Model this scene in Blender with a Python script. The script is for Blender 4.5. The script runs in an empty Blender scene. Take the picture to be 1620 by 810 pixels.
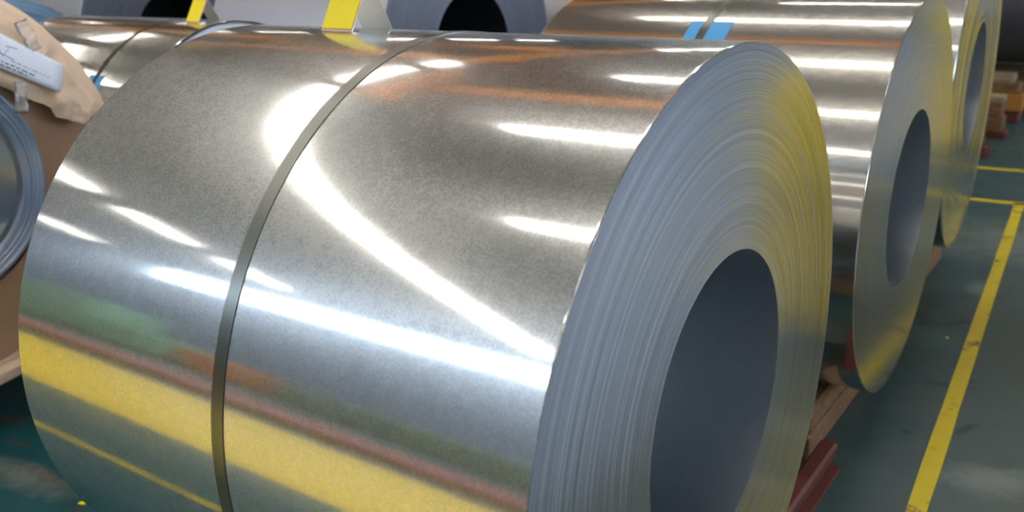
import bpy, bmesh, math, random
from mathutils import Vector, Matrix, noise

# ------------------------------------------------------------------ camera, world, exposure
sc = bpy.context.scene
col = sc.collection
R_ = math.radians
cam_d = bpy.data.cameras.new('camera'); cam = bpy.data.objects.new('camera', cam_d); col.objects.link(cam)
cam.location = (0.5838, -1.5235, 1.6844)
cam.rotation_euler = (R_(72.2568), R_(1.0275), R_(34.5803))
cam_d.sensor_width = 36.0; cam_d.lens = 36.0 * 1467.17 / 1620.0
cam_d.clip_start = 0.05; cam_d.clip_end = 200
cam_d.dof.use_dof = True; cam_d.dof.focus_distance = 1.85; cam_d.dof.aperture_fstop = 3.6
sc.camera = cam
w = bpy.data.worlds.new('world'); sc.world = w; w.use_nodes = True
w.node_tree.nodes['Background'].inputs[0].default_value = (0.75, 0.85, 1.0, 1)
w.node_tree.nodes['Background'].inputs[1].default_value = 0.6
sc.view_settings.view_transform = 'Standard'; sc.view_settings.look = 'None'
sc.view_settings.gamma = 1.0; sc.view_settings.use_curve_mapping = False
sc.view_settings.exposure = 0.0
sc.cycles.max_bounces = 10; sc.cycles.glossy_bounces = 6; sc.cycles.diffuse_bounces = 4
sc.cycles.sample_clamp_indirect = 6.0
LAMP = 29.0          # tube emission
DAY = 13.0           # daylight panes

random.seed(7)

# ------------------------------------------------------------------ materials
def s2l(c):
    return tuple((x/255/12.92 if x/255 <= .04045 else ((x/255+.055)/1.055)**2.4) for x in c) + (1.0,)
class N:
    def __init__(s, name):
        s.m = bpy.data.materials.new(name); s.m.use_nodes = True; s.t = s.m.node_tree
        s.b = s.t.nodes['Principled BSDF']; s.out = s.t.nodes['Material Output']
    def n(s, typ, **kw):
        o = s.t.nodes.new('ShaderNode' + typ)
        for k, v in kw.items():
            if k.startswith('i_'):
                o.inputs[k[2:].replace('_', ' ')].default_value = v
            else: setattr(o, k, v)
        return o
    def l(s, a, b): s.t.links.new(a, b)
    def val(s, x, sock):
        if hasattr(x, 'is_output'): s.l(x, sock)
        else: sock.default_value = x
    def math(s, op, a, b=0.0, clamp=False):
        o = s.n('Math', operation=op, use_clamp=clamp); s.val(a, o.inputs[0]); s.val(b, o.inputs[1]); return o.outputs[0]
    def ramp(s, f, stops):
        o = s.n('ValToRGB'); s.l(f, o.inputs[0]); e = o.color_ramp.elements
        while len(e) < len(stops): e.new(.5)
        for i, (p, c) in enumerate(stops):
            e[i].position = p; e[i].color = c if len(c) == 4 else (*c, 1)
        return o.outputs[0]
    def mix(s, f, a, b):
        o = s.n('Mix', data_type='RGBA'); s.val(f, o.inputs[0]); s.val(a, o.inputs[6]); s.val(b, o.inputs[7]); return o.outputs[2]
    def noise(s, scale, detail=3, rough=.55, vec=None, dist=0):
        o = s.n('TexNoise'); o.inputs['Scale'].default_value = scale; o.inputs['Detail'].default_value = detail
        o.inputs['Roughness'].default_value = rough; o.inputs['Distortion'].default_value = dist
        if vec is not None: s.l(vec, o.inputs['Vector'])
        return o.outputs['Fac']
    def obj(s, scale=None):
        o = s.n('TexCoord').outputs['Object']
        if scale:
            mp = s.n('Mapping'); mp.inputs['Scale'].default_value = scale; s.l(o, mp.inputs[0]); o = mp.outputs[0]
        return o
    def bump(s, h, strength=.2, dist=.01, nrm=None):
        o = s.n('Bump'); o.inputs['Strength'].default_value = strength; o.inputs['Distance'].default_value = dist
        s.l(h, o.inputs['Height'])
        if nrm is not None: s.l(nrm, o.inputs['Normal'])
        return o.outputs[0]
    def set(s, **kw):
        for k, v in kw.items(): s.val(v, s.b.inputs[k.replace('_', ' ')])
        return s

MAT = {}
def steel_wrap(name, tint, rough, haze, grain=1.0):
    """galvanised strip surface: a sharp lobe and a hazy lobe, fine spangle"""
    a = N(name); v = a.obj()
    sp = a.noise(230, 3, .65, v); sp2 = a.noise(45, 3, .6, v); big = a.noise(2.6, 3, .5, v)
    nb = a.bump(sp, .27 * grain, .0012); nbs = a.bump(sp, .025 * grain, .0010)
    wav = a.noise(2.0, 1, .4, a.obj((1.0, 1.6, 1.6)))
    nb2 = a.bump(wav, .06, .012, nbs)
    c = a.mix(a.math('MULTIPLY', big, .22), tint, tuple(x*.74 for x in tint[:3]) + (1,))
    a.set(Base_Color=c, Metallic=1.0, Normal=nb2, Roughness=rough)
    # hazy spangle grains among clear ones
    g = a.n('BsdfGlossy'); a.l(c, g.inputs['Color']); g.inputs['Roughness'].default_value = haze; a.l(nb, g.inputs['Normal'])
    mx = a.n('MixShader')
    k = a.math('ADD', sp, a.math('MULTIPLY', a.math('SUBTRACT', a.math('ADD', sp2, big), 1.0), .35))
    f = a.ramp(k, [(.42, (.37-.06*grain,)*3), (.58, (.37+.06*grain,)*3)])
    a.l(f, mx.inputs[0]); a.l(a.b.outputs[0], mx.inputs[1]); a.l(g.outputs[0], mx.inputs[2]); a.l(mx.outputs[0], a.out.inputs[0])
    return a.m
def edge_face(name, dark, light, rough=.16, aniso=.2, bumpk=.10):
    """sheared strip edges wound into rings: everything follows the radius"""
    a = N(name); v = a.obj(); sx = a.n('SeparateXYZ'); a.l(v, sx.inputs[0])
    rad = a.math('SQRT', a.math('ADD', a.math('POWER', sx.outputs[1], 2), a.math('POWER', sx.outputs[2], 2)))
    def ring(scale, detail, off):
        cx = a.n('CombineXYZ'); a.l(a.math('MULTIPLY', rad, scale), cx.inputs[0]); cx.inputs[1].default_value = off
        a.l(a.math('MULTIPLY', sx.outputs[1], .6), cx.inputs[2])
        return a.noise(1.0, detail, .6, cx.outputs[0])
    f1 = ring(420, 2, 3.3); f2 = ring(70, 3, 9.1); f3 = ring(14, 2, 5.0)
    f = a.math('ADD', a.math('MULTIPLY', f1, .62), a.math('ADD', a.math('MULTIPLY', f2, .35), a.math('MULTIPLY', f3, .18)))
    c = a.ramp(f, [(.36, dark), (.60, tuple((x+y)/2 for x, y in zip(dark, light))), (.80, light)])
    nb = a.bump(a.math('ADD', f1, a.math('MULTIPLY', f2, .5)), bumpk, .004)
    tg = a.n('Tangent', direction_type='RADIAL', axis='X')
    a.set(Base_Color=c, Metallic=1.0, Roughness=a.math('ADD', a.math('MULTIPLY', f2, .12), rough - .06), Normal=nb,
          Anisotropic=aniso, Anisotropic_Rotation=.25, Tangent=tg.outputs[0])
    return a.m
def plain(name, color, rough=.5, metal=0.0, var=.25, scale=9.0, bump=.0, **kw):
    a = N(name); v = a.obj(); n1 = a.noise(scale, 4, .6, v)
    c = a.mix(a.math('MULTIPLY', n1, var), color, tuple(x*.45 for x in color[:3]) + (1,))
    a.set(Base_Color=c, Metallic=metal, Roughness=rough)
    for k, x in kw.items(): a.set(**{k: x})
    if bump: a.set(Normal=a.bump(n1, bump, .02))
    return a.m
def emit(name, color, k):
    a = N(name); e = a.n('Emission'); e.inputs[0].default_value = color; e.inputs[1].default_value = k
    a.l(e.outputs[0], a.out.inputs[0]); return a.m

MAT['wrap'] = steel_wrap('galvanised_wrap', (.74, .75, .76, 1), .085, .28)
MAT['wrap2'] = steel_wrap('galvanised_wrap_fine', (.74, .72, .69, 1), .09, .27, .4)
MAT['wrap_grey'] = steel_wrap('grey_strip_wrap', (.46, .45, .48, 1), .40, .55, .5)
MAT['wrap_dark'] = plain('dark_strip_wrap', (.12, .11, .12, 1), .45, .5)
MAT['face'] = edge_face('strip_edges', (.40, .41, .42), (.86, .88, .90))
MAT['face2'] = edge_face('strip_edges_smooth', (.46, .48, .50), (.80, .82, .86), .155, .1, .02)
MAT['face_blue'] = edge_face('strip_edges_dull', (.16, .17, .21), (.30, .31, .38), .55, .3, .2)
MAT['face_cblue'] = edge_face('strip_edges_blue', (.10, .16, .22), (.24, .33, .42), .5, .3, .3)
MAT['ring'] = edge_face('inner_rings', (.22, .26, .33), (.70, .76, .86), .30, .6, .5)
MAT['bore'] = plain('bore_steel', (.66, .71, .76, 1), .30, 1.0, .35, 5)
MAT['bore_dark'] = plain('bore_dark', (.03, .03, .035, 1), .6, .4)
MAT['strap'] = plain('strapping_steel', (.20, .21, .195, 1), .28, 1.0, .2, 30)
MAT['strap_dark'] = plain('strapping_dark', (.06, .055, .05, 1), .4, .8, .2, 30)
MAT['tape'] = plain('blue_tape', s2l((72, 160, 220)), .45, 0, .12)
MAT['sheet'] = plain('bent_sheet', (.62, .63, .62, 1), .30, 1.0, .2)
MAT['card'] = plain('yellow_card', s2l((248, 224, 8)), .5, 0, .06)
MAT['card_rim'] = plain('card_rim', s2l((232, 170, 120)), .5, 0, .06)
MAT['redmark'] = plain('red_print', s2l((205, 60, 40)), .5, 0, .05)
MAT['kraft'] = plain('kraft_paper', s2l((226, 194, 164)), .62, 0, .22, 6, .35)
MAT['kraft_face'] = plain('kraft_paper_shaded', s2l((176, 136, 104)), .60, 0, .3, 5, .25)  # same kraft paper as the wrap, with the face's shade put into its colour
MAT['paper'] = plain('label_paper', s2l((232, 230, 240)), .5, 0, .08)
MAT['ink'] = plain('blue_ink', s2l((70, 72, 130)), .6)
MAT['ink2'] = plain('black_ink', s2l((70, 70, 80)), .6)
a = N('clear_film'); a.set(Base_Color=(1, 1, 1, 1), Roughness=.12, Transmission_Weight=.85, IOR=1.3); MAT['film'] = a.m
MAT['red_steel'] = plain('red_steel', s2l((96, 40, 30)), .65, 0, .5, 12, .1)
MAT['kerb_red'] = plain('kerb_red', s2l((150, 62, 68)), .5, 0, .2, 2)
MAT['orange'] = plain('crane_orange', s2l((232, 140, 40)), .45, 0, .15, 2)
MAT['yellow'] = plain('machine_yellow', s2l((250, 214, 10)), .4, 0, .1, 2)
MAT['green'] = plain('machine_green', s2l((160, 205, 164)), .45, 0, .15, 2)
MAT['olive'] = plain('machine_olive', s2l((128, 150, 112)), .45, 0, .2, 2)
MAT['darkmetal'] = plain('dark_metal', (.04, .045, .05, 1), .5, .3)
MAT['housing'] = plain('lamp_housing', (.6, .6, .6, 1), .5)
MAT['lamp'] = emit('lamp_tube', (1.0, .94, .84, 1), LAMP)
MAT['day'] = emit('daylight_pane', (.68, .83, 1.0, 1), DAY)
MAT['wall'] = plain('wall_paint', s2l((164, 176, 194)), .7, 0, .3, .8)
MAT['ceil'] = plain('roof_deck', s2l((122, 119, 112)), .7, 0, .4, .6)
def wood(name, c1, c2):
    a = N(name); v = a.obj((4, 40, 40)); f = a.noise(1.0, 5, .65, v, .6); g = a.noise(14, 3, .6, a.obj())
    c = a.ramp(f, [(.3, c1), (.7, c2)]); c = a.mix(a.math('MULTIPLY', g, .5), c, tuple(x*.35 for x in c1[:3]) + (1,))
    a.set(Base_Color=c, Roughness=.75, Normal=a.bump(f, .3, .01)); return a.m
MAT['wood'] = wood('timber', s2l((98, 68, 40)), s2l((150, 110, 70)))
MAT['wood_pale'] = wood('timber_pale', s2l((130, 112, 88)), s2l((178, 160, 128)))
MAT['wood_orange'] = wood('timber_orange', s2l((150, 94, 34)), s2l((190, 128, 52)))

def line_paint():
    a = N('yellow_line_paint'); g = a.n('NewGeometry').outputs['Position']
    f = a.noise(9, 6, .7, g); f2 = a.noise(2.3, 4, .6, g)
    f3 = a.noise(38, 4, .7, g)
    c = a.mix(a.math('MULTIPLY', f, .35), s2l((216, 190, 20)), s2l((150, 128, 20)))
    wear = a.ramp(a.math('ADD', a.math('MULTIPLY', f, .5), a.math('ADD', a.math('MULTIPLY', f2, .4), a.math('MULTIPLY', f3, .22))), [(.60, (0, 0, 0)), (.67, (1, 1, 1))])
    c = a.mix(wear, c, s2l((52, 54, 42)))
    a.set(Base_Color=c, Roughness=.42); return a.m
MAT['line'] = line_paint()

def floor_mat():
    a = N('painted_floor'); g = a.n('NewGeometry').outputs['Position']
    n1 = a.noise(.9, 6, .62, g); n2 = a.noise(5, 6, .65, g); n3 = a.noise(26, 5, .7, g); n4 = a.noise(2.2, 4, .6, g, .8)
    base = a.mix(n1, s2l((14, 74, 80)), s2l((34, 84, 88)))
    base = a.mix(a.ramp(n2, [(.45, (0, 0, 0)), (.75, (.6, .6, .6))]), base, s2l((14, 46, 52)))
    sx = a.n('SeparateXYZ'); a.l(g, sx.inputs[0])
    worn_x = a.math('MULTIPLY', a.math('ADD', sx.outputs[0], 1.0), .8, True)     # the aisle is scuffed grey by traffic
    worn = a.math('MULTIPLY', worn_x, a.ramp(a.math('ADD', a.math('MULTIPLY', n4, .7), a.math('MULTIPLY', n3, .35)), [(.38, (.55, .55, .55)), (.72, (1, 1, 1))]))
    base = a.mix(worn, base, s2l((78, 84, 78)))
    def stain_or_gloss(cx, cy, ln, wd, ang):
        mp = a.n('Mapping', vector_type='TEXTURE'); a.l(g, mp.inputs[0])
        mp.inputs['Location'].default_value = (cx, cy, 0); mp.inputs['Rotation'].default_value = (0, 0, ang); mp.inputs['Scale'].default_value = (ln, wd, 1)
        s = a.n('SeparateXYZ'); a.l(mp.outputs[0], s.inputs[0])
        d = a.math('SQRT', a.math('ADD', a.math('POWER', s.outputs[0], 2), a.math('POWER', s.outputs[1], 2)))
        d = a.math('ADD', d, a.math('MULTIPLY', a.math('SUBTRACT', n3, .5), 1.6))
        d = a.math('ADD', d, a.math('MULTIPLY', a.math('SUBTRACT', n2, .5), 1.6))
        return a.math('SUBTRACT', 1.25, d, True)
    rust = None
    for args in [(-2.40, -.125, .17, .022, .02), (-2.92, .03, .10, .03, .3), (-3.08, .18, .07, .015, .5), (-2.05, -.19, .10, .012, -.2), (-2.7, -.05, .08, .01, .2)]:
        s = stain_or_gloss(*args); rust = s if rust is None else a.math('MAXIMUM', rust, s)
    base = a.mix(a.math('MULTIPLY', rust, .85), base, s2l((92, 62, 40)))
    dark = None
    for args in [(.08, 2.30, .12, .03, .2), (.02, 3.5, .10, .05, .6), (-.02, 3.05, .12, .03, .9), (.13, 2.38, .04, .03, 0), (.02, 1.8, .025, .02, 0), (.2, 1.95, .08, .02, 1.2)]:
        s = stain_or_gloss(*args); dark = s if dark is None else a.math('MAXIMUM', dark, s)
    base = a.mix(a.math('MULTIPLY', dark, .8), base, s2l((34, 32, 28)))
    pale = None
    for args in [(.36, 1.62, .22, .10, .3), (-.02, 3.6, .06, .16, .1), (.42, 1.2, .2, .06, .2), (.05, 4.6, .5, .5, 0), (-2.45, -.16, .28, .07, .1)]:  # last patch, at left, is a gloss reflection painted into the floor
        s = stain_or_gloss(*args); pale = s if pale is None else a.math('MAXIMUM', pale, s)
    base = a.mix(a.math('MULTIPLY', pale, .7), base, s2l((120, 124, 116)))
    a.set(Base_Color=base, Roughness=a.math('ADD', a.math('MULTIPLY', n2, .25), .22), Normal=a.bump(n3, .06, .01)); return a.m
MAT['floor'] = floor_mat()
MAT['pale_reflector'] = plain('pale_reflector_paint', s2l((142, 156, 178)), .5, 0, .25, 3)  # for the added floor sheet that lightens the end face reflections

# ------------------------------------------------------------------ helpers
def obj(name, bm, mat, parent=None, smooth=None, loc=None):
    me = bpy.data.meshes.new(name); bm.normal_update(); bm.to_mesh(me); bm.free()
    if mat: me.materials.append(MAT[mat])
    o = bpy.data.objects.new(name, me); col.objects.link(o)
    if smooth is not None:
        for p in me.polygons: p.use_smooth = True
        if smooth < 180: me.set_sharp_from_angle(angle=R_(smooth))
    if loc: o.location = loc
    if parent: o.parent = parent
    return o
def tag(o, label, cat, group=None, kind=None):
    o['label'] = label
    if cat: o['category'] = cat
    if group: o['group'] = group
    if kind: o['kind'] = kind
    return o
def struct(o, label):
    o['kind'] = 'structure'; o['label'] = label; return o
def thing(name, loc, label, cat, group=None, rz=0.0):
    o = bpy.data.objects.new(name, None); col.objects.link(o); o.empty_display_size = .1
    o.location = loc; o.rotation_euler = (0, 0, rz); return tag(o, label, cat, group)
def box(bm, x0, x1, y0, y1, z0, z1, bev=0.0):
    r = bmesh.ops.create_cube(bm, size=1.0)
    bmesh.ops.scale(bm, vec=(x1-x0, y1-y0, z1-z0), verts=r['verts'])
    bmesh.ops.translate(bm, vec=((x0+x1)/2, (y0+y1)/2, (z0+z1)/2), verts=r['verts'])
    if bev:
        es = set()
        for v in r['verts']: es.update(v.link_edges)
        bmesh.ops.bevel(bm, geom=list(es), offset=bev, segments=1, affect='EDGES')
    return bm
def lathe(bm, prof, seg=128, closed=False):
    """revolve (x, r) profile about the X axis"""
    rings = []
    for x, r in prof:
        rings.append([bm.verts.new((x, r*math.cos(2*math.pi*k/seg), r*math.sin(2*math.pi*k/seg))) for k in range(seg)])
    n = len(rings)
    for i in range(n if closed else n-1):
        A, B = rings[i], rings[(i+1) % n]
        for k in range(seg):
            bm.faces.new((A[k], A[(k+1) % seg], B[(k+1) % seg], B[k]))
    bmesh.ops.recalc_face_normals(bm, faces=bm.faces[:])
    return bm
def prism(bm, pts, axis, a0, a1):
    """extrude a closed polygon pts (2D) along axis from a0 to a1"""
    def P(p, t): return {'x': (t, p[0], p[1]), 'y': (p[0], t, p[1]), 'z': (p[0], p[1], t)}[axis]
    A = [bm.verts.new(P(p, a0)) for p in pts]; B = [bm.verts.new(P(p, a1)) for p in pts]
    bm.faces.new(A); bm.faces.new(B[::-1]); n = len(pts)
    for i in range(n): bm.faces.new((A[i], B[i], B[(i+1) % n], A[(i+1) % n]))
    bmesh.ops.recalc_face_normals(bm, faces=bm.faces[:]); return bm

# ------------------------------------------------------------------ the hall
HX0, HX1, HY0, HY1, HZ = -30.0, 13.0, -14.0, 26.0, 8.6
bm = bmesh.new(); box(bm, HX0, HX1, HY0, HY1, -.2, 0); struct(obj('floor', bm, 'floor'), 'worn teal painted factory floor')
bm = bmesh.new(); box(bm, HX0, HX1, HY0, HY1, HZ, HZ+.2); struct(obj('ceiling', bm, 'ceil'), 'brown grey roof deck of the hall')
for nm, b in (('wall_left', (HX0-.3, HX0, HY0, HY1)), ('wall_right', (HX1, HX1+.3, HY0, HY1)), ('wall_front', (HX0, HX1, HY0-.3, HY0)), ('wall_back', (HX0, HX1, HY1, HY1+.3))):
    bm = bmesh.new(); box(bm, *b, 0, HZ); struct(obj(nm, bm, 'wall'), 'grey painted hall wall')
# high daylight strip in the front and right walls
def window(nm, horizontal, p, s0, s1, z0, z1, n):
    root = bpy.data.objects.new(nm, None); col.objects.link(root); struct(root, 'long strip of bright daylight windows high in the hall wall')
    st = (s1-s0)/n
    for k in range(n):
        bm = bmesh.new(); q0, q1 = s0+k*st+.05, s0+(k+1)*st-.05
        if horizontal: box(bm, q0, q1, p, p+.04, z0, z1)
        else: box(bm, p-.04, p, q0, q1, z0, z1)
        obj('pane', bm, 'day', root)
    bm = bmesh.new()
    for z in (z0-.1, z1):
        if horizontal: box(bm, s0, s1, p, p+.08, z, z+.1)
        else: box(bm, p-.08, p, s0, s1, z, z+.1)
    obj('window_frame', bm, 'housing', root)
window('window_1', True, HY0, -20, -2, 6.3, 7.5, 9)
window('window_2', False, HX1, -8, 22, 3.4, 5.2, 10)

# painted lines: each its own strip of paint a couple of millimetres thick
def strip(name, p0, p1, wd, label, mat='line', h=.002):
    d = Vector((p1[0]-p0[0], p1[1]-p0[1])); L = d.length; d /= L; nx = Vector((-d.y, d.x))
    bm = bmesh.new(); k = max(2, int(L/.25)); lo = []; hi = []
    random.seed(len(name)*7+int(L*10))
    for i in range(k+1):
        c = Vector(p0)+d*(L*i/k); j = random.uniform(-.0015, .0015)
        lo.append(tuple(c-nx*(wd/2+j))); hi.append(tuple(c+nx*(wd/2+j)))
    prism(bm, lo+hi[::-1], 'z', 0.0, h)
    return struct(obj(name, bm, mat), label)
ty = math.tan(.0574)
strip('trim_1', (.239+ty*1.2, -1.2), (.239-ty*5.63, 5.63), .0610, 'long worn yellow line along the aisle beside the coils')
strip('trim_2', (-2.4, 5.42), (2.6, 5.85), .075, 'yellow cross line meeting the aisle line')
strip('trim_3', (-2.4, 6.55), (2.6, 7.02), .075, 'far yellow cross line beyond the aisle corner')
strip('trim_4', (-14, -1.13), (.6, -1.10), .055, 'thin yellow line in front of the nearest coil')
strip('trim_5', (-16, -2.66), (.9, -2.66), 1.70, 'broad yellow walkway in front of the coils', 'yellow', .003)
bm = bmesh.new(); box(bm, .93, 12.5, -3.0, 22.0, 0, .004); struct(obj('trim_7', bm, 'pale_reflector'), 'added pale floor sheet out of view to the right, brightening the coil faces')  # unseen sheet, added so the coil end faces mirror something light
bm = bmesh.new(); box(bm, -18, .9, -4.9, -4.0, 0, .14, .02); struct(obj('trim_6', bm, 'kerb_red'), 'low red kerb beyond the yellow walkway')

# ------------------------------------------------------------------ coils
def make_coil(xf, y, z, R, r, L, label, wrap, face, bore='bore', yaw=0.0, seg=192, rings=70, jit=.0012, seed=1, group='steel coils lying in rows'):
    rnd = random.Random(seed)
    t = thing('steel_coil', (xf, y, z), label, 'steel coil', group, yaw)
    bm = bmesh.new(); e = .0025
    n = 24
    prof = [(-e*.4, R-.004), (-.0003, R-.0018), (-e, R), (-e-.001, R), (-e-.004, R)] + [(-e-(L-2*e)*i/n, R) for i in range(1, n)] + [(-L+e+.004, R), (-L+e+.001, R), (-L+e, R), (-L+.0003, R-.0018), (-L+e*.4, R-.004)]
    lathe(bm, prof, seg); obj('outer_wrap', bm, wrap, t, 40)
    for nm, x0, sg in (('wound_edge', 0.0, 1), ('wound_edge', -L, -1)):
        bm = bmesh.new(); prof = []; drift = 0.0
        for i in range(rings+1):
            rr = r + (R-.0025-r)*i/rings
            drift = drift*.85 + rnd.uniform(-1, 1)*jit*.6
            dx = drift + rnd.uniform(-jit, jit)*.35 - jit*2
            if i in (0, rings): dx = -jit*2
            prof.append((x0+sg*dx, rr))
        lathe(bm, prof, seg); obj(nm, bm, face, t, 180)
    bm = bmesh.new(); b = jit*2
    prof = [(-b, r)] + [(-b-(L-2*b)*i/8, r) for i in range(1, 9)]
    lathe(bm, prof, 128)
    bmesh.ops.reverse_faces(bm, faces=bm.faces[:]); obj('bore_wall', bm, bore, t, 60)
    return t
def add_strap(t, xs, R, wd=.028, name='strap', seg=192, mat='strap'):
    bm = bmesh.new(); h = .0016
    lathe(bm, [(xs-wd/2, R+.0003), (xs-wd/2, R+h), (xs+wd/2, R+h), (xs+wd/2, R+.0003)], seg, True)
    return obj(name, bm, mat, t, 30)
def add_patch(t, x0, x1, R, a0, a1, skew=0.0, name='tape_patch', h=.0009, mat='tape'):
    """curved patch taped on the wrap; angles in degrees from -y towards up"""
    bm = bmesh.new(); n = 10; g = [[], []]
    for i in range(n+1):
        an = R_(180-(a0+(a1-a0)*i/n)); sk = skew*i/n
        for q, rr in enumerate((R+.0001, R+h)):
            g[q].append([bm.verts.new((x+sk, rr*math.cos(an), rr*math.sin(an))) for x in (x0, x1)])
    for i in range(n):
        for q in (0, 1): bm.faces.new((g[q][i][0], g[q][i][1], g[q][i+1][1], g[q][i+1][0]))
        for s in (0, 1): bm.faces.new((g[0][i][s], g[0][i+1][s], g[1][i+1][s], g[1][i][s]))
    for i in (0, n): bm.faces.new((g[0][i][0], g[0][i][1], g[1][i][1], g[1][i][0]))
    bmesh.ops.recalc_face_normals(bm, faces=bm.faces[:])
    return obj(name, bm, mat, t, 40)

main = make_coil(0, 0, .87, .675, .303, 1.238, 'large bright galvanised steel coil nearest the camera with one dark strap', 'wrap', 'face', seg=320, rings=150, jit=.0002, seed=3)
add_strap(main, -.6165, .675, .029, seg=320)
c2 = make_coil(-.0606, 1.7965, .8726, .6763, .3072, 1.25, 'shiny steel coil directly behind the nearest one with blue tape under its strap', 'wrap2', 'face2', yaw=.0116, seg=224, rings=90, jit=.0001, seed=5)
add_strap(c2, -.632, .6763, .030)
add_patch(c2, -.690, -.545, .6763, 52, 62.5, .0)
c3 = make_coil(-.151, 3.492, 1.057, .797, .303, 1.25, 'largest steel coil at the right, third along the yellow line, seen almost edge on', 'wrap2', 'face2', yaw=.038, seg=224, rings=60, jit=.0012, seed=8)
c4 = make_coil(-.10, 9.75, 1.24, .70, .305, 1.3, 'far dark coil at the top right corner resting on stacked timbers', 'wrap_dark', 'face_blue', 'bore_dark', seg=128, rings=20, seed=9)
l2 = make_coil(-2.90, 1.30, .825, .62, .305, 1.30, 'steel coil at upper left behind the paper wrapped coil with thin strap and blue tape', 'wrap2', 'face2', seg=192, rings=40, seed=11)
add_strap(l2, -.36, .62, .024, mat='strap_dark')
add_patch(l2, -.425, -.315, .62, 27, 41, .01)
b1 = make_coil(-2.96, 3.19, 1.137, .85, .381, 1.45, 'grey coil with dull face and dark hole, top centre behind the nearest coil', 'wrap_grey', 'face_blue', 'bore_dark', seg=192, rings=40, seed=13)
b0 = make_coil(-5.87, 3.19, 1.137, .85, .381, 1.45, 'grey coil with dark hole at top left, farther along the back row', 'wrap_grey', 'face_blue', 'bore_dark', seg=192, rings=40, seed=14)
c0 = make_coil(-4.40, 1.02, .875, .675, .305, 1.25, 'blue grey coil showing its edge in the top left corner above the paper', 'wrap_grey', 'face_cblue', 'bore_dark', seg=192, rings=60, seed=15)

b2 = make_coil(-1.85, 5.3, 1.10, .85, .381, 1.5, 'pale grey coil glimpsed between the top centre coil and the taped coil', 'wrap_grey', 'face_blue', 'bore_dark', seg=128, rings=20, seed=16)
# cradles: timbers laid across under every coil, red steel skids beside them
def cradle(x0, y, zb, R, L, label, mat='wood', d=.55, wide=.24, chocks=True):
    t = thing('timber_cradle', (x0, y, 0), label, 'cradle', 'timber cradles under the coils')
    cz = zb + R
    for xs in (-.14-wide, -L+.14):
        h1 = zb*.5
        bm = bmesh.new(); box(bm, xs, xs+wide, -d, d, 0, h1-.002, .006); obj('lower_timber', bm, mat, t)
        bm = bmesh.new(); box(bm, xs+.01, xs+wide-.005, -d*.93, d*.95, h1, zb-.001, .006); obj('upper_timber', bm, mat, t)
        for s in ((-1, 1) if chocks else ()):
            ya, yb = .08, .17; f = lambda yy: cz-math.sqrt(R*R-yy*yy)-.002
            bm = bmesh.new(); pts = [(s*ya, zb), (s*yb, zb), (s*yb, f(yb)), (s*(ya+yb)/2, f((ya+yb)/2)), (s*ya, f(ya))]
            prism(bm, pts, 'x', xs+.03, xs+wide-.03); obj('wedge_chock', bm, mat, t)
    return t
cradle(0, 0, .195, .675, 1.238, 'timber cradle under the nearest coil', d=.40)
cradle(-.075, 1.79, .196, .6763, 1.25, 'brown timber cradle under the coil behind the nearest one', d=.40)
cradle(-.15, 3.49, .26, .797, 1.25, 'timber cradle under the largest coil at the right', chocks=False)
cradle(-2.9, 1.30, .201, .62, 1.3, 'timber cradle under the upper left strapped coil', chocks=False)
cradle(-2.96, 3.19, .287, .85, 1.45, 'timber cradle under the grey coil at top centre')
cradle(-5.87, 3.19, .287, .85, 1.45, 'timber cradle under the far grey coil at top left')
cradle(-1.85, 5.3, .25, .85, 1.5, 'timber cradle under the pale grey coil glimpsed at the top')
cradle(-4.4, 1.02, .20, .675, 1.25, 'timber cradle under the blue grey coil in the corner')

def skid(x, y0, y1, h, label):
    """red steel channel lying on the floor"""
    t = thing('steel_skid', (x, (y0+y1)/2, 0), label, 'steel skid'); L = (y1-y0)/2
    bm = bmesh.new(); prism(bm, [(-.045, 0), (.045, 0), (.045, .012), (.012, .016), (.03, h-.01), (.02, h), (-.02, h), (-.03, h-.01), (-.012, .016), (-.045, .012)], 'y', -L, L); obj('beam', bm, 'red_steel', t)
    bm = bmesh.new(); box(bm, -.05, .05, -L-.01, -L+.012, 0, h*.8, .002); obj('end_plate', bm, 'red_steel', t)
    return t
skid(-.15, .80, 1.40, .10, 'red steel skid on the floor between the two nearest coils')

# far supports under the dark coil
def stack(x, y, label, layers):
    t = thing('timber_stack', (x, y, 0), label, 'timber stack', 'supports in the far right corner'); z = 0
    for nm, mat, w0, dx, dy, h in layers:
        bm = bmesh.new(); box(bm, -w0+dx, dx, -dy, dy, z, z+h, .008); obj(nm, bm, mat, t); z += h
    return t
stack(-.57, 9.25, 'orange and pale timbers on a red foot under the dark coil', [('steel_foot', 'red_steel', .5, .03, .14, .12), ('timber', 'wood_orange', .55, .05, .16, .18), ('timber', 'wood', .6, 0, .16, .10), ('timber', 'wood_pale', .6, -.06, .12, .09)])
stack(-.57, 10.25, 'rear timber stack holding up the dark coil', [('steel_foot', 'red_steel', .5, .03, .14, .12), ('timber', 'wood_orange', .55, .05, .16, .18), ('timber', 'wood', .6, 0, .16, .10), ('timber', 'wood_pale', .6, -.06, .12, .09)])
stack(-.565, 8.25, 'grey brown timber pile standing in front of the dark coil', [('steel_foot', 'red_steel', .3, .04, .12, .06), ('timber', 'wood', .3, 0, .13, .14), ('timber', 'wood', .3, -.02, .12, .13), ('timber', 'wood_pale', .3, -.01, .10, .06)])
stack(-.53, 7.22, 'low dark red block with a timber on the floor past the largest coil', [('steel_foot', 'red_steel', .35, 0, .10, .10), ('timber', 'wood', .35, -.05, .10, .12)])

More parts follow.
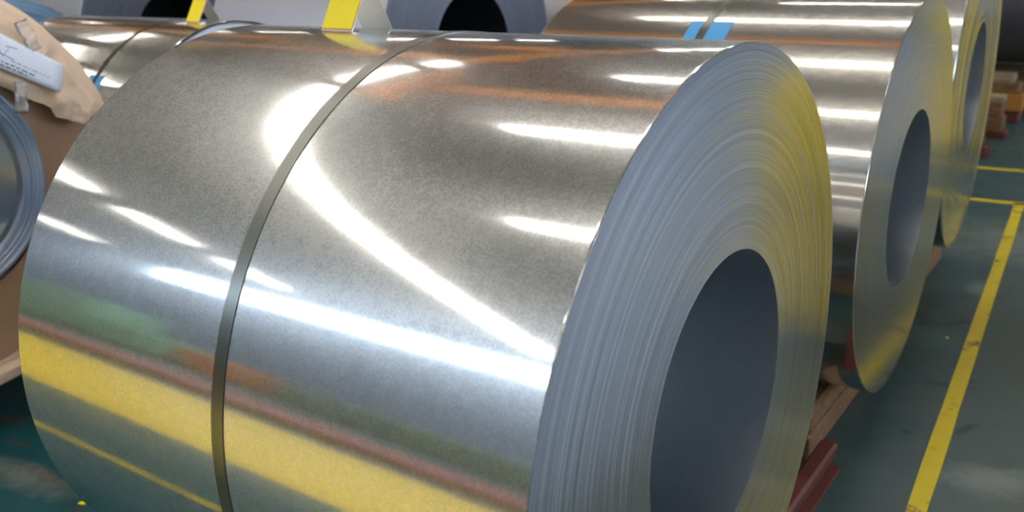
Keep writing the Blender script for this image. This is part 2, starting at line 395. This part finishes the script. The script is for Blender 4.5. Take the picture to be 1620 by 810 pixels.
# ------------------------------------------------------------------ tent shaped tags
def tent(x0, x1, ya, yb, za, zb, top, label, mark=True):
    """bent sheet metal tag: near leg carries a yellow card"""
    t = thing('tent_tag', ((x0+x1)/2, (ya+yb)/2, min(za, zb)), label, 'tag', 'yellow tent tags standing on coils')
    o = t.location; th = .0015; ym = (ya+yb)/2
    def leg(nm, y, z, mat, off=0.0, shr=0.0, a=0.0, b=1.0):
        A = Vector((0, y, z)); B = Vector((0, ym, top)); d = (B-A); n = Vector((0, -d.z, d.y)).normalized()
        if y > ym: n = -n
        bm = bmesh.new(); P = []
        p, q = A+d*a, A+d*b
        for s in (off, off+th):
            for c in (p, q):
                for x in (x0+shr, x1-shr):
                    P.append(bm.verts.new(Vector((x, c.y, c.z))+n*s-o))
        for f in ((0, 1, 3, 2), (4, 6, 7, 5), (0, 4, 5, 1), (2, 3, 7, 6), (0, 2, 6, 4), (1, 5, 7, 3)): bm.faces.new([P[i] for i in f])
        bmesh.ops.recalc_face_normals(bm, faces=bm.faces[:]); return obj(nm, bm, mat, t)
    near = leg('near_leg', ya, za, 'sheet'); leg('far_leg', yb, zb, 'sheet')
    leg('card_border', ya, za, 'card_rim', .0017, 0.0, .015, .985)
    leg('yellow_card', ya, za, 'card', .0034, .0022, .04, .96)
    if mark:
        A = Vector((0, ya, za)); B = Vector((0, ym, top)); d = B-A; n = Vector((0, -d.z, d.y)).normalized()*.0056
        bm = bmesh.new()
        def q(u, v): return Vector((x0+(x1-x0)*u, 0, 0))+A+d*v+n-o
        for quad in (((.35, .80), (.62, .86), (.62, .81), (.37, .75)), ((.56, .86), (.66, .86), (.50, .58), (.42, .58))):
            vs = [bm.verts.new(q(*c)) for c in quad]; fs = bm.faces.new(vs)
        r = bmesh.ops.extrude_face_region(bm, geom=bm.faces[:])
        bmesh.ops.translate(bm, vec=-n*.1, verts=[v for v in r['geom'] if isinstance(v, bmesh.types.BMVert)])
        obj('red_mark', bm, 'redmark', t)
    return t
ztop = lambda y, yc, zc, R: zc+math.sqrt(R*R-(y-yc)**2)+.0002
tent(-.937, -.846, -.052, .075, ztop(-.052, 0, .87, .675), ztop(.075, 0, .87, .675), 1.545+.112, 'yellow tent tag standing on top of the nearest coil')
tent(-3.095, -3.005, 1.20, 1.32, ztop(1.20, 1.3, .825, .62), ztop(1.32, 1.3, .825, .62), 1.445+.095, 'small far yellow tent tag on the upper left coil', False)

# ------------------------------------------------------------------ paper wrapped coil
PX, PY, PZ, PR = -2.80, -.129, .945, .735
p = thing('wrapped_coil', (PX, PY, 0), 'coil wrapped in brown kraft paper with bare steel rings at the left edge', 'steel coil', 'steel coils lying in rows')
bm = bmesh.new(); seg = 160; L = 1.25
prof = [(.0, .66), (.006, .70), (-.004, PR-.012), (-.02, PR)] + [(-.02-(L-.04)*i/20, PR) for i in range(1, 21)] + [(-L, PR-.02), (-L, .40)]
lathe(bm, prof, seg)
for v in bm.verts:
    rr = math.hypot(v.co.y, v.co.z)
    if rr > .5:
        k = 1+.012*noise.noise(Vector((v.co.x*5, v.co.y*6, v.co.z*6)))
        v.co.y *= k; v.co.z *= k
obj('paper_wrap', bm, 'kraft', p, 60, (0, 0, PZ))
bm = bmesh.new(); prof = [(-.012, .398)] + [(-.012+.010*(i/12), .398+.262*i/12) for i in range(1, 13)]
lathe(bm, prof, seg)
for v in bm.verts: v.co.x += .006*noise.noise(Vector((v.co.y*7, v.co.z*7, 3)))
obj('paper_face', bm, 'kraft_face', p, 180, (0, 0, PZ))
bm = bmesh.new(); prof = []; rnd = random.Random(4)
zc = .981-PZ
for i in range(37):
    rr = .312+.090*i/36; prof.append((.004+.012*abs(math.sin(i*.9))*(1-i/60)+rnd.uniform(-.002, .002), rr))
prof = [(-.4, .312)]+prof+[(-.03, .404)]
lathe(bm, prof, 160); obj('steel_rings', bm, 'ring', p, 180, (0, 0, .981))
bm = bmesh.new(); lathe(bm, [(-.02, .3115), (-.6, .311), (-L, .311)], 96); obj('bore_wall', bm, 'bore', p, 60, (0, 0, .981))
# loose paper flap hanging over the face
top = [(-.62, 1.30), (-.55, 1.44), (-.42, 1.55), (-.26, 1.625), (-.10, 1.655), (.06, 1.625), (.182, 1.567), (.262, 1.516), (.304, 1.496), (.343, 1.456), (.378, 1.409), (.403, 1.354), (.435, 1.277), (.477, 1.222), (.503, 1.191)]
bot = [(-.60, 1.22), (-.52, 1.28), (-.42, 1.34), (-.30, 1.36), (-.16, 1.36), (-.02, 1.34), (.133, 1.30), (.162, 1.282), (.213, 1.247), (.282, 1.215), (.298, 1.197), (.316, 1.164), (.362, 1.146), (.395, 1.133), (.421, 1.121)]
def dense(pts, k=4):
    o_ = []
    for (a0, a1), (b0, b1) in zip(pts, pts[1:]): o_ += [(a0+(b0-a0)*q/k, a1+(b1-a1)*q/k) for q in range(k)]
    return o_+[pts[-1]]
top = dense(top); bot = dense(bot)
bm = bmesh.new(); rows = []; m = 22
def ridge(v_): return 1-abs(noise.noise(v_))*2
def flapx(y, z, t):
    wr = .016*ridge(Vector((y*7+z*5, (z-y)*3.2, .4)))+.010*ridge(Vector(((y-z)*11, (y+z)*6, 2.2)))+.004*noise.noise(Vector((y*40, z*40, 5)))
    return .040+.030*math.sin(math.pi*(.15+.75*t))+1.8*wr*min(1, 3*t+.25)
def flapyz(ty_, tz, by, bz, t): return ty_+(by-ty_)*t, tz+(bz-tz)*t
for (ty_, tz), (by, bz) in zip(top, bot):
    r_ = []
    for i in range(m+1):
        y_, z_ = flapyz(ty_, tz, by, bz, i/m); x_ = flapx(y_, z_, i/m)
        r_.append((bm.verts.new((x_, y_-PY, z_)), bm.verts.new((x_-.003, y_-PY, z_))))
    rows.append(r_)
for i in range(len(rows)-1):
    for j in range(m):
        for s in (0, 1): bm.faces.new((rows[i][j][s], rows[i+1][j][s], rows[i+1][j+1][s], rows[i][j+1][s]))
    for j in (0, m): bm.faces.new((rows[i][j][0], rows[i+1][j][0], rows[i+1][j][1], rows[i][j][1]))
for i in (0, len(rows)-1):
    for j in range(m): bm.faces.new((rows[i][j][0], rows[i][j+1][0], rows[i][j+1][1], rows[i][j][1]))
# fold back onto the rim
fold = [(bm.verts.new((-.03, y-PY+(y-PY)*.01, z+.004)), r[0][0]) for (y, z), r in zip(top, rows)]
for i in range(len(fold)-1): bm.faces.new((fold[i][0], fold[i+1][0], fold[i+1][1], fold[i][1]))
bmesh.ops.recalc_face_normals(bm, faces=bm.faces[:])
flap = obj('paper_flap', bm, 'kraft', p, 60)
# folded paper skirt at the bottom of the face
bm = bmesh.new(); A = []; k = 14
for i in range(k+1):
    an = R_(-140+i*115/k); A.append([bm.verts.new((xx+.006*math.sin(i*1.7), rr*math.cos(an), PZ+rr*math.sin(an))) for xx, rr in ((.012, .66+.02*math.sin(i)), (.032, .70), (.018, PR+.006), (-.05, PR+.008))])
for i in range(k):
    for j in range(3): bm.faces.new((A[i][j], A[i+1][j], A[i+1][j+1], A[i][j+1]))
bmesh.ops.recalc_face_normals(bm, faces=bm.faces[:]); sk = obj('paper_skirt', bm, 'kraft', p, 50)
md = sk.modifiers.new('thick', 'SOLIDIFY'); md.thickness = .002
# label with faint printing
def lab_pt(u, v, h):
    a0, b0 = Vector((.154-.26, 1.47+.155)), Vector((.347, 1.352)); a1, b1 = Vector((.131-.26, 1.349+.15)), Vector((.320, 1.255))
    q = (a0*(1-u)+b0*u)*(1-v)+(a1*(1-u)+b1*u)*v
    return Vector((.124+.010*math.sin(u*3)-.02*(v-.5)**2+h, q.x-PY, q.y))
bm = bmesh.new(); G = [[bm.verts.new(lab_pt(i/12, j/6, 0)) for j in range(7)] for i in range(13)]
for i in range(12):
    for j in range(6): bm.faces.new((G[i][j], G[i+1][j], G[i+1][j+1], G[i][j+1]))
lab = obj('paper_label', bm, 'paper', flap, 60); md = lab.modifiers.new('thick', 'SOLIDIFY'); md.thickness = .001
def marks(name, mat, segs):
    bm = bmesh.new()
    for u0, v0, u1, v1, wv in segs:
        n = 4; L0 = []; L1 = []
        for i in range(n+1):
            u, v = u0+(u1-u0)*i/n, v0+(v1-v0)*i/n
            L0.append(bm.verts.new(lab_pt(u, v-wv, .0022))); L1.append(bm.verts.new(lab_pt(u, v+wv, .0022)))
        for i in range(n): bm.faces.new((L0[i], L0[i+1], L1[i+1], L1[i]))
    return obj(name, bm, mat, flap)
rnd = random.Random(2); seg_ = []
for row, (v, u0, u1) in enumerate(((.80, .25, .80), (.90, .30, .74), (.66, .62, .90))):
    u = u0
    while u < u1:
        w_ = rnd.uniform(.012, .045); seg_.append((u, v+rnd.uniform(-.01, .01), min(u+w_, u1), v+rnd.uniform(-.01, .01), .018 if row < 2 else .010)); u += w_+.012
marks('printed_lines', 'ink2', seg_)
marks('pen_scribble', 'ink', [(.50, .30, .56, .62, .012), (.56, .62, .60, .34, .012), (.46, .56, .64, .60, .010), (.58, .30, .66, .22, .010)])
# crumpled clear tape
for i, (y, z, ln, wd, an) in enumerate(((.235, 1.462, .11, .05, 1.9), (.172, 1.255, .11, .045, 1.4))):
    bm = bmesh.new(); G = []
    for a_ in range(9):
        for b_ in range(4):
            u, v = (a_/8-.5)*ln, (b_/3-.5)*wd
            G.append(bm.verts.new((.128+.014*noise.noise(Vector((u*60, v*60, i*5.0))), y-PY+u*math.cos(an)-v*math.sin(an), z+u*math.sin(an)+v*math.cos(an))))
    for a_ in range(8):
        for b_ in range(3): bm.faces.new((G[a_*4+b_], G[a_*4+b_+1], G[(a_+1)*4+b_+1], G[(a_+1)*4+b_]))
    o = obj('clear_tape', bm, 'film', flap, 20); md = o.modifiers.new('thick', 'SOLIDIFY'); md.thickness = .0006
cradle(PX-.33, PY, PZ-PR-.009, PR, L-.4, 'timber cradle under the paper wrapped coil', chocks=False)

# scraps on the floor
def scrap(loc, sx, sy, rz, label):
    bm = bmesh.new(); vs = [(-1, -.8), (.2, -1), (1, -.5), (.9, .7), (-.1, 1), (-.9, .6)]
    prism(bm, [(a_*sx, b_*sy) for a_, b_ in vs], 'z', 0, .003)
    o = obj('paper_scrap', bm, 'card', loc=loc); o.rotation_euler = (0, 0, rz); return tag(o, label, 'scrap')
scrap((-2.12, -.150, 0), .014, .008, .3, 'tiny yellow scrap on the teal floor at lower left')
scrap((-.03, 2.82, 0), .006, .006, .3, 'speck of yellow paper on the floor beside the aisle line')

# ------------------------------------------------------------------ what the coils mirror: lamps, cranes, machines
def lamp_fixture(ln):
    t = thing('ceiling_light', (0, 0, 0), 'long white tube light in a row under the roof', 'ceiling light', 'rows of roof lights')
    bm = bmesh.new(); prism(bm, [(-.16, .0), (-.10, .12), (.10, .12), (.16, .0), (.13, .0), (.09, .08), (-.09, .08), (-.13, .0)], 'y', -ln/2, ln/2); obj('housing', bm, 'housing', t)
    bm = bmesh.new(); box(bm, -.095, .095, -ln/2+.02, ln/2-.02, .005, .05); obj('tube', bm, 'lamp', t)
    for s in (-1, 1):
        bm = bmesh.new(); box(bm, -.012, .012, s*ln*.35-.012, s*ln*.35+.012, .12, .5); obj('hanger', bm, 'housing', t)
    return t
def dup(root, loc):
    r_ = root.copy(); col.objects.link(r_); r_.location = loc
    for ch in list(root.children):
        c = ch.copy(); col.objects.link(c); c.parent = r_
    return r_
proto = None
ROWS = [(-23.0, -12, 24, 3.4), (-15.3, -12, 24, 3.4), (-8.0, -12, 3, 2.28), (-8.0, 4.4, 24, 2.75), (6.8, -12, 24, 3.4)]  # last row, far right, is unseen and added only for lighting
for x, y0, y1, st in ROWS:
    y = y0
    while y <= y1:
        if proto is None: proto = lamp_fixture(2.2); proto.location = (x, y, HZ-.5)
        else: dup(proto, (x, y, HZ-.5))
        y += st
for y in (-8.7, -3.3, 1.1, 5.9, 12.6):
    for x in (-3.8, -1.5, .8): dup(proto, (x, y, HZ-.5)).rotation_euler = (0, 0, R_(90))

def crane(y, label, ys, hw, xa, xb):
    t = thing('bridge_crane', ((xa+xb)/2, y, 6.6), label, 'crane', 'overhead cranes under the roof'); H = (xb-xa)/2
    for dy in ys:
        bm = bmesh.new(); box(bm, -H, H, dy-hw, dy+hw, 0, .75, .01); obj('girder', bm, 'orange', t)
        bm = bmesh.new(); box(bm, -H, H, dy-hw-.05, dy+hw+.05, -.03, 0); box(bm, -H, H, dy-hw-.05, dy+hw+.05, .75, .78); obj('flange', bm, 'orange', t)
    bm = bmesh.new(); box(bm, H*.2, H*.2+1.2, min(ys)-.4, max(ys)+.4, .79, 1.25, .03); obj('trolley', bm, 'yellow', t)
    for s_ in (-H, H):
        bm = bmesh.new(); box(bm, s_-.2, s_+.2, min(ys)-1.2, max(ys)+1.2, -.25, .3, .02); obj('end_truck', bm, 'orange', t)
    return t
crane(2.9, 'orange single girder bridge crane overhead', (0,), .12, -5.8, 10.0)
crane(8.4, 'orange double girder bridge crane farther down the hall', (-1.7, 2.0), .16, -26.0, -6.4)

def machine(x0, x1, y0, y1, h, mat, label, doors=3):
    t = thing('machine_cabinet', ((x0+x1)/2, (y0+y1)/2, 0), label, 'machine'); X, Y = (x1-x0)/2, (y1-y0)/2
    bm = bmesh.new(); box(bm, -X, X, -Y, Y, .05, h, .03); obj('body', bm, mat, t)
    bm = bmesh.new(); box(bm, -X+.05, X-.05, -Y+.02, Y-.02, 0, .05); obj('plinth', bm, mat, t)
    for i in range(doors):
        a_ = -X+2*X*i/doors+.04; b_ = -X+2*X*(i+1)/doors-.04
        for s in (-1, 1):
            bm = bmesh.new(); box(bm, a_, b_, s*(Y+.012)-.012, s*(Y+.012)+.012, .09, h-.08, .004); d_ = obj('door', bm, mat, t)
            bm = bmesh.new(); box(bm, b_-.08, b_-.05, s*(Y+.04)-.014, s*(Y+.04)+.014, h*.45, h*.6); obj('handle', bm, 'darkmetal', d_)
    return t
machine(-15.2, -11.6, -9.2, -7.8, 1.85, 'green', 'pale green machine cabinet across the walkway, left one')
machine(-10.9, -9.6, -8.6, -7.4, .95, 'green', 'low pale green machine cabinet across the walkway, middle one')
machine(-9.2, -8.3, -8.6, -7.6, .85, 'orange', 'orange machine cabinet across the walkway')
machine(-7.4, -2.2, -8.8, -7.6, .72, 'olive', 'long low olive machine cabinet across the walkway, right one')
machine(.48, .85, 2.5, 3.3, 1.2, 'yellow', 'low yellow tool cabinet to the right of the aisle line', 1)
machine(.30, .82, 7.2, 8.0, 1.7, 'yellow', 'tall yellow control cabinet beyond the cross lines', 1)
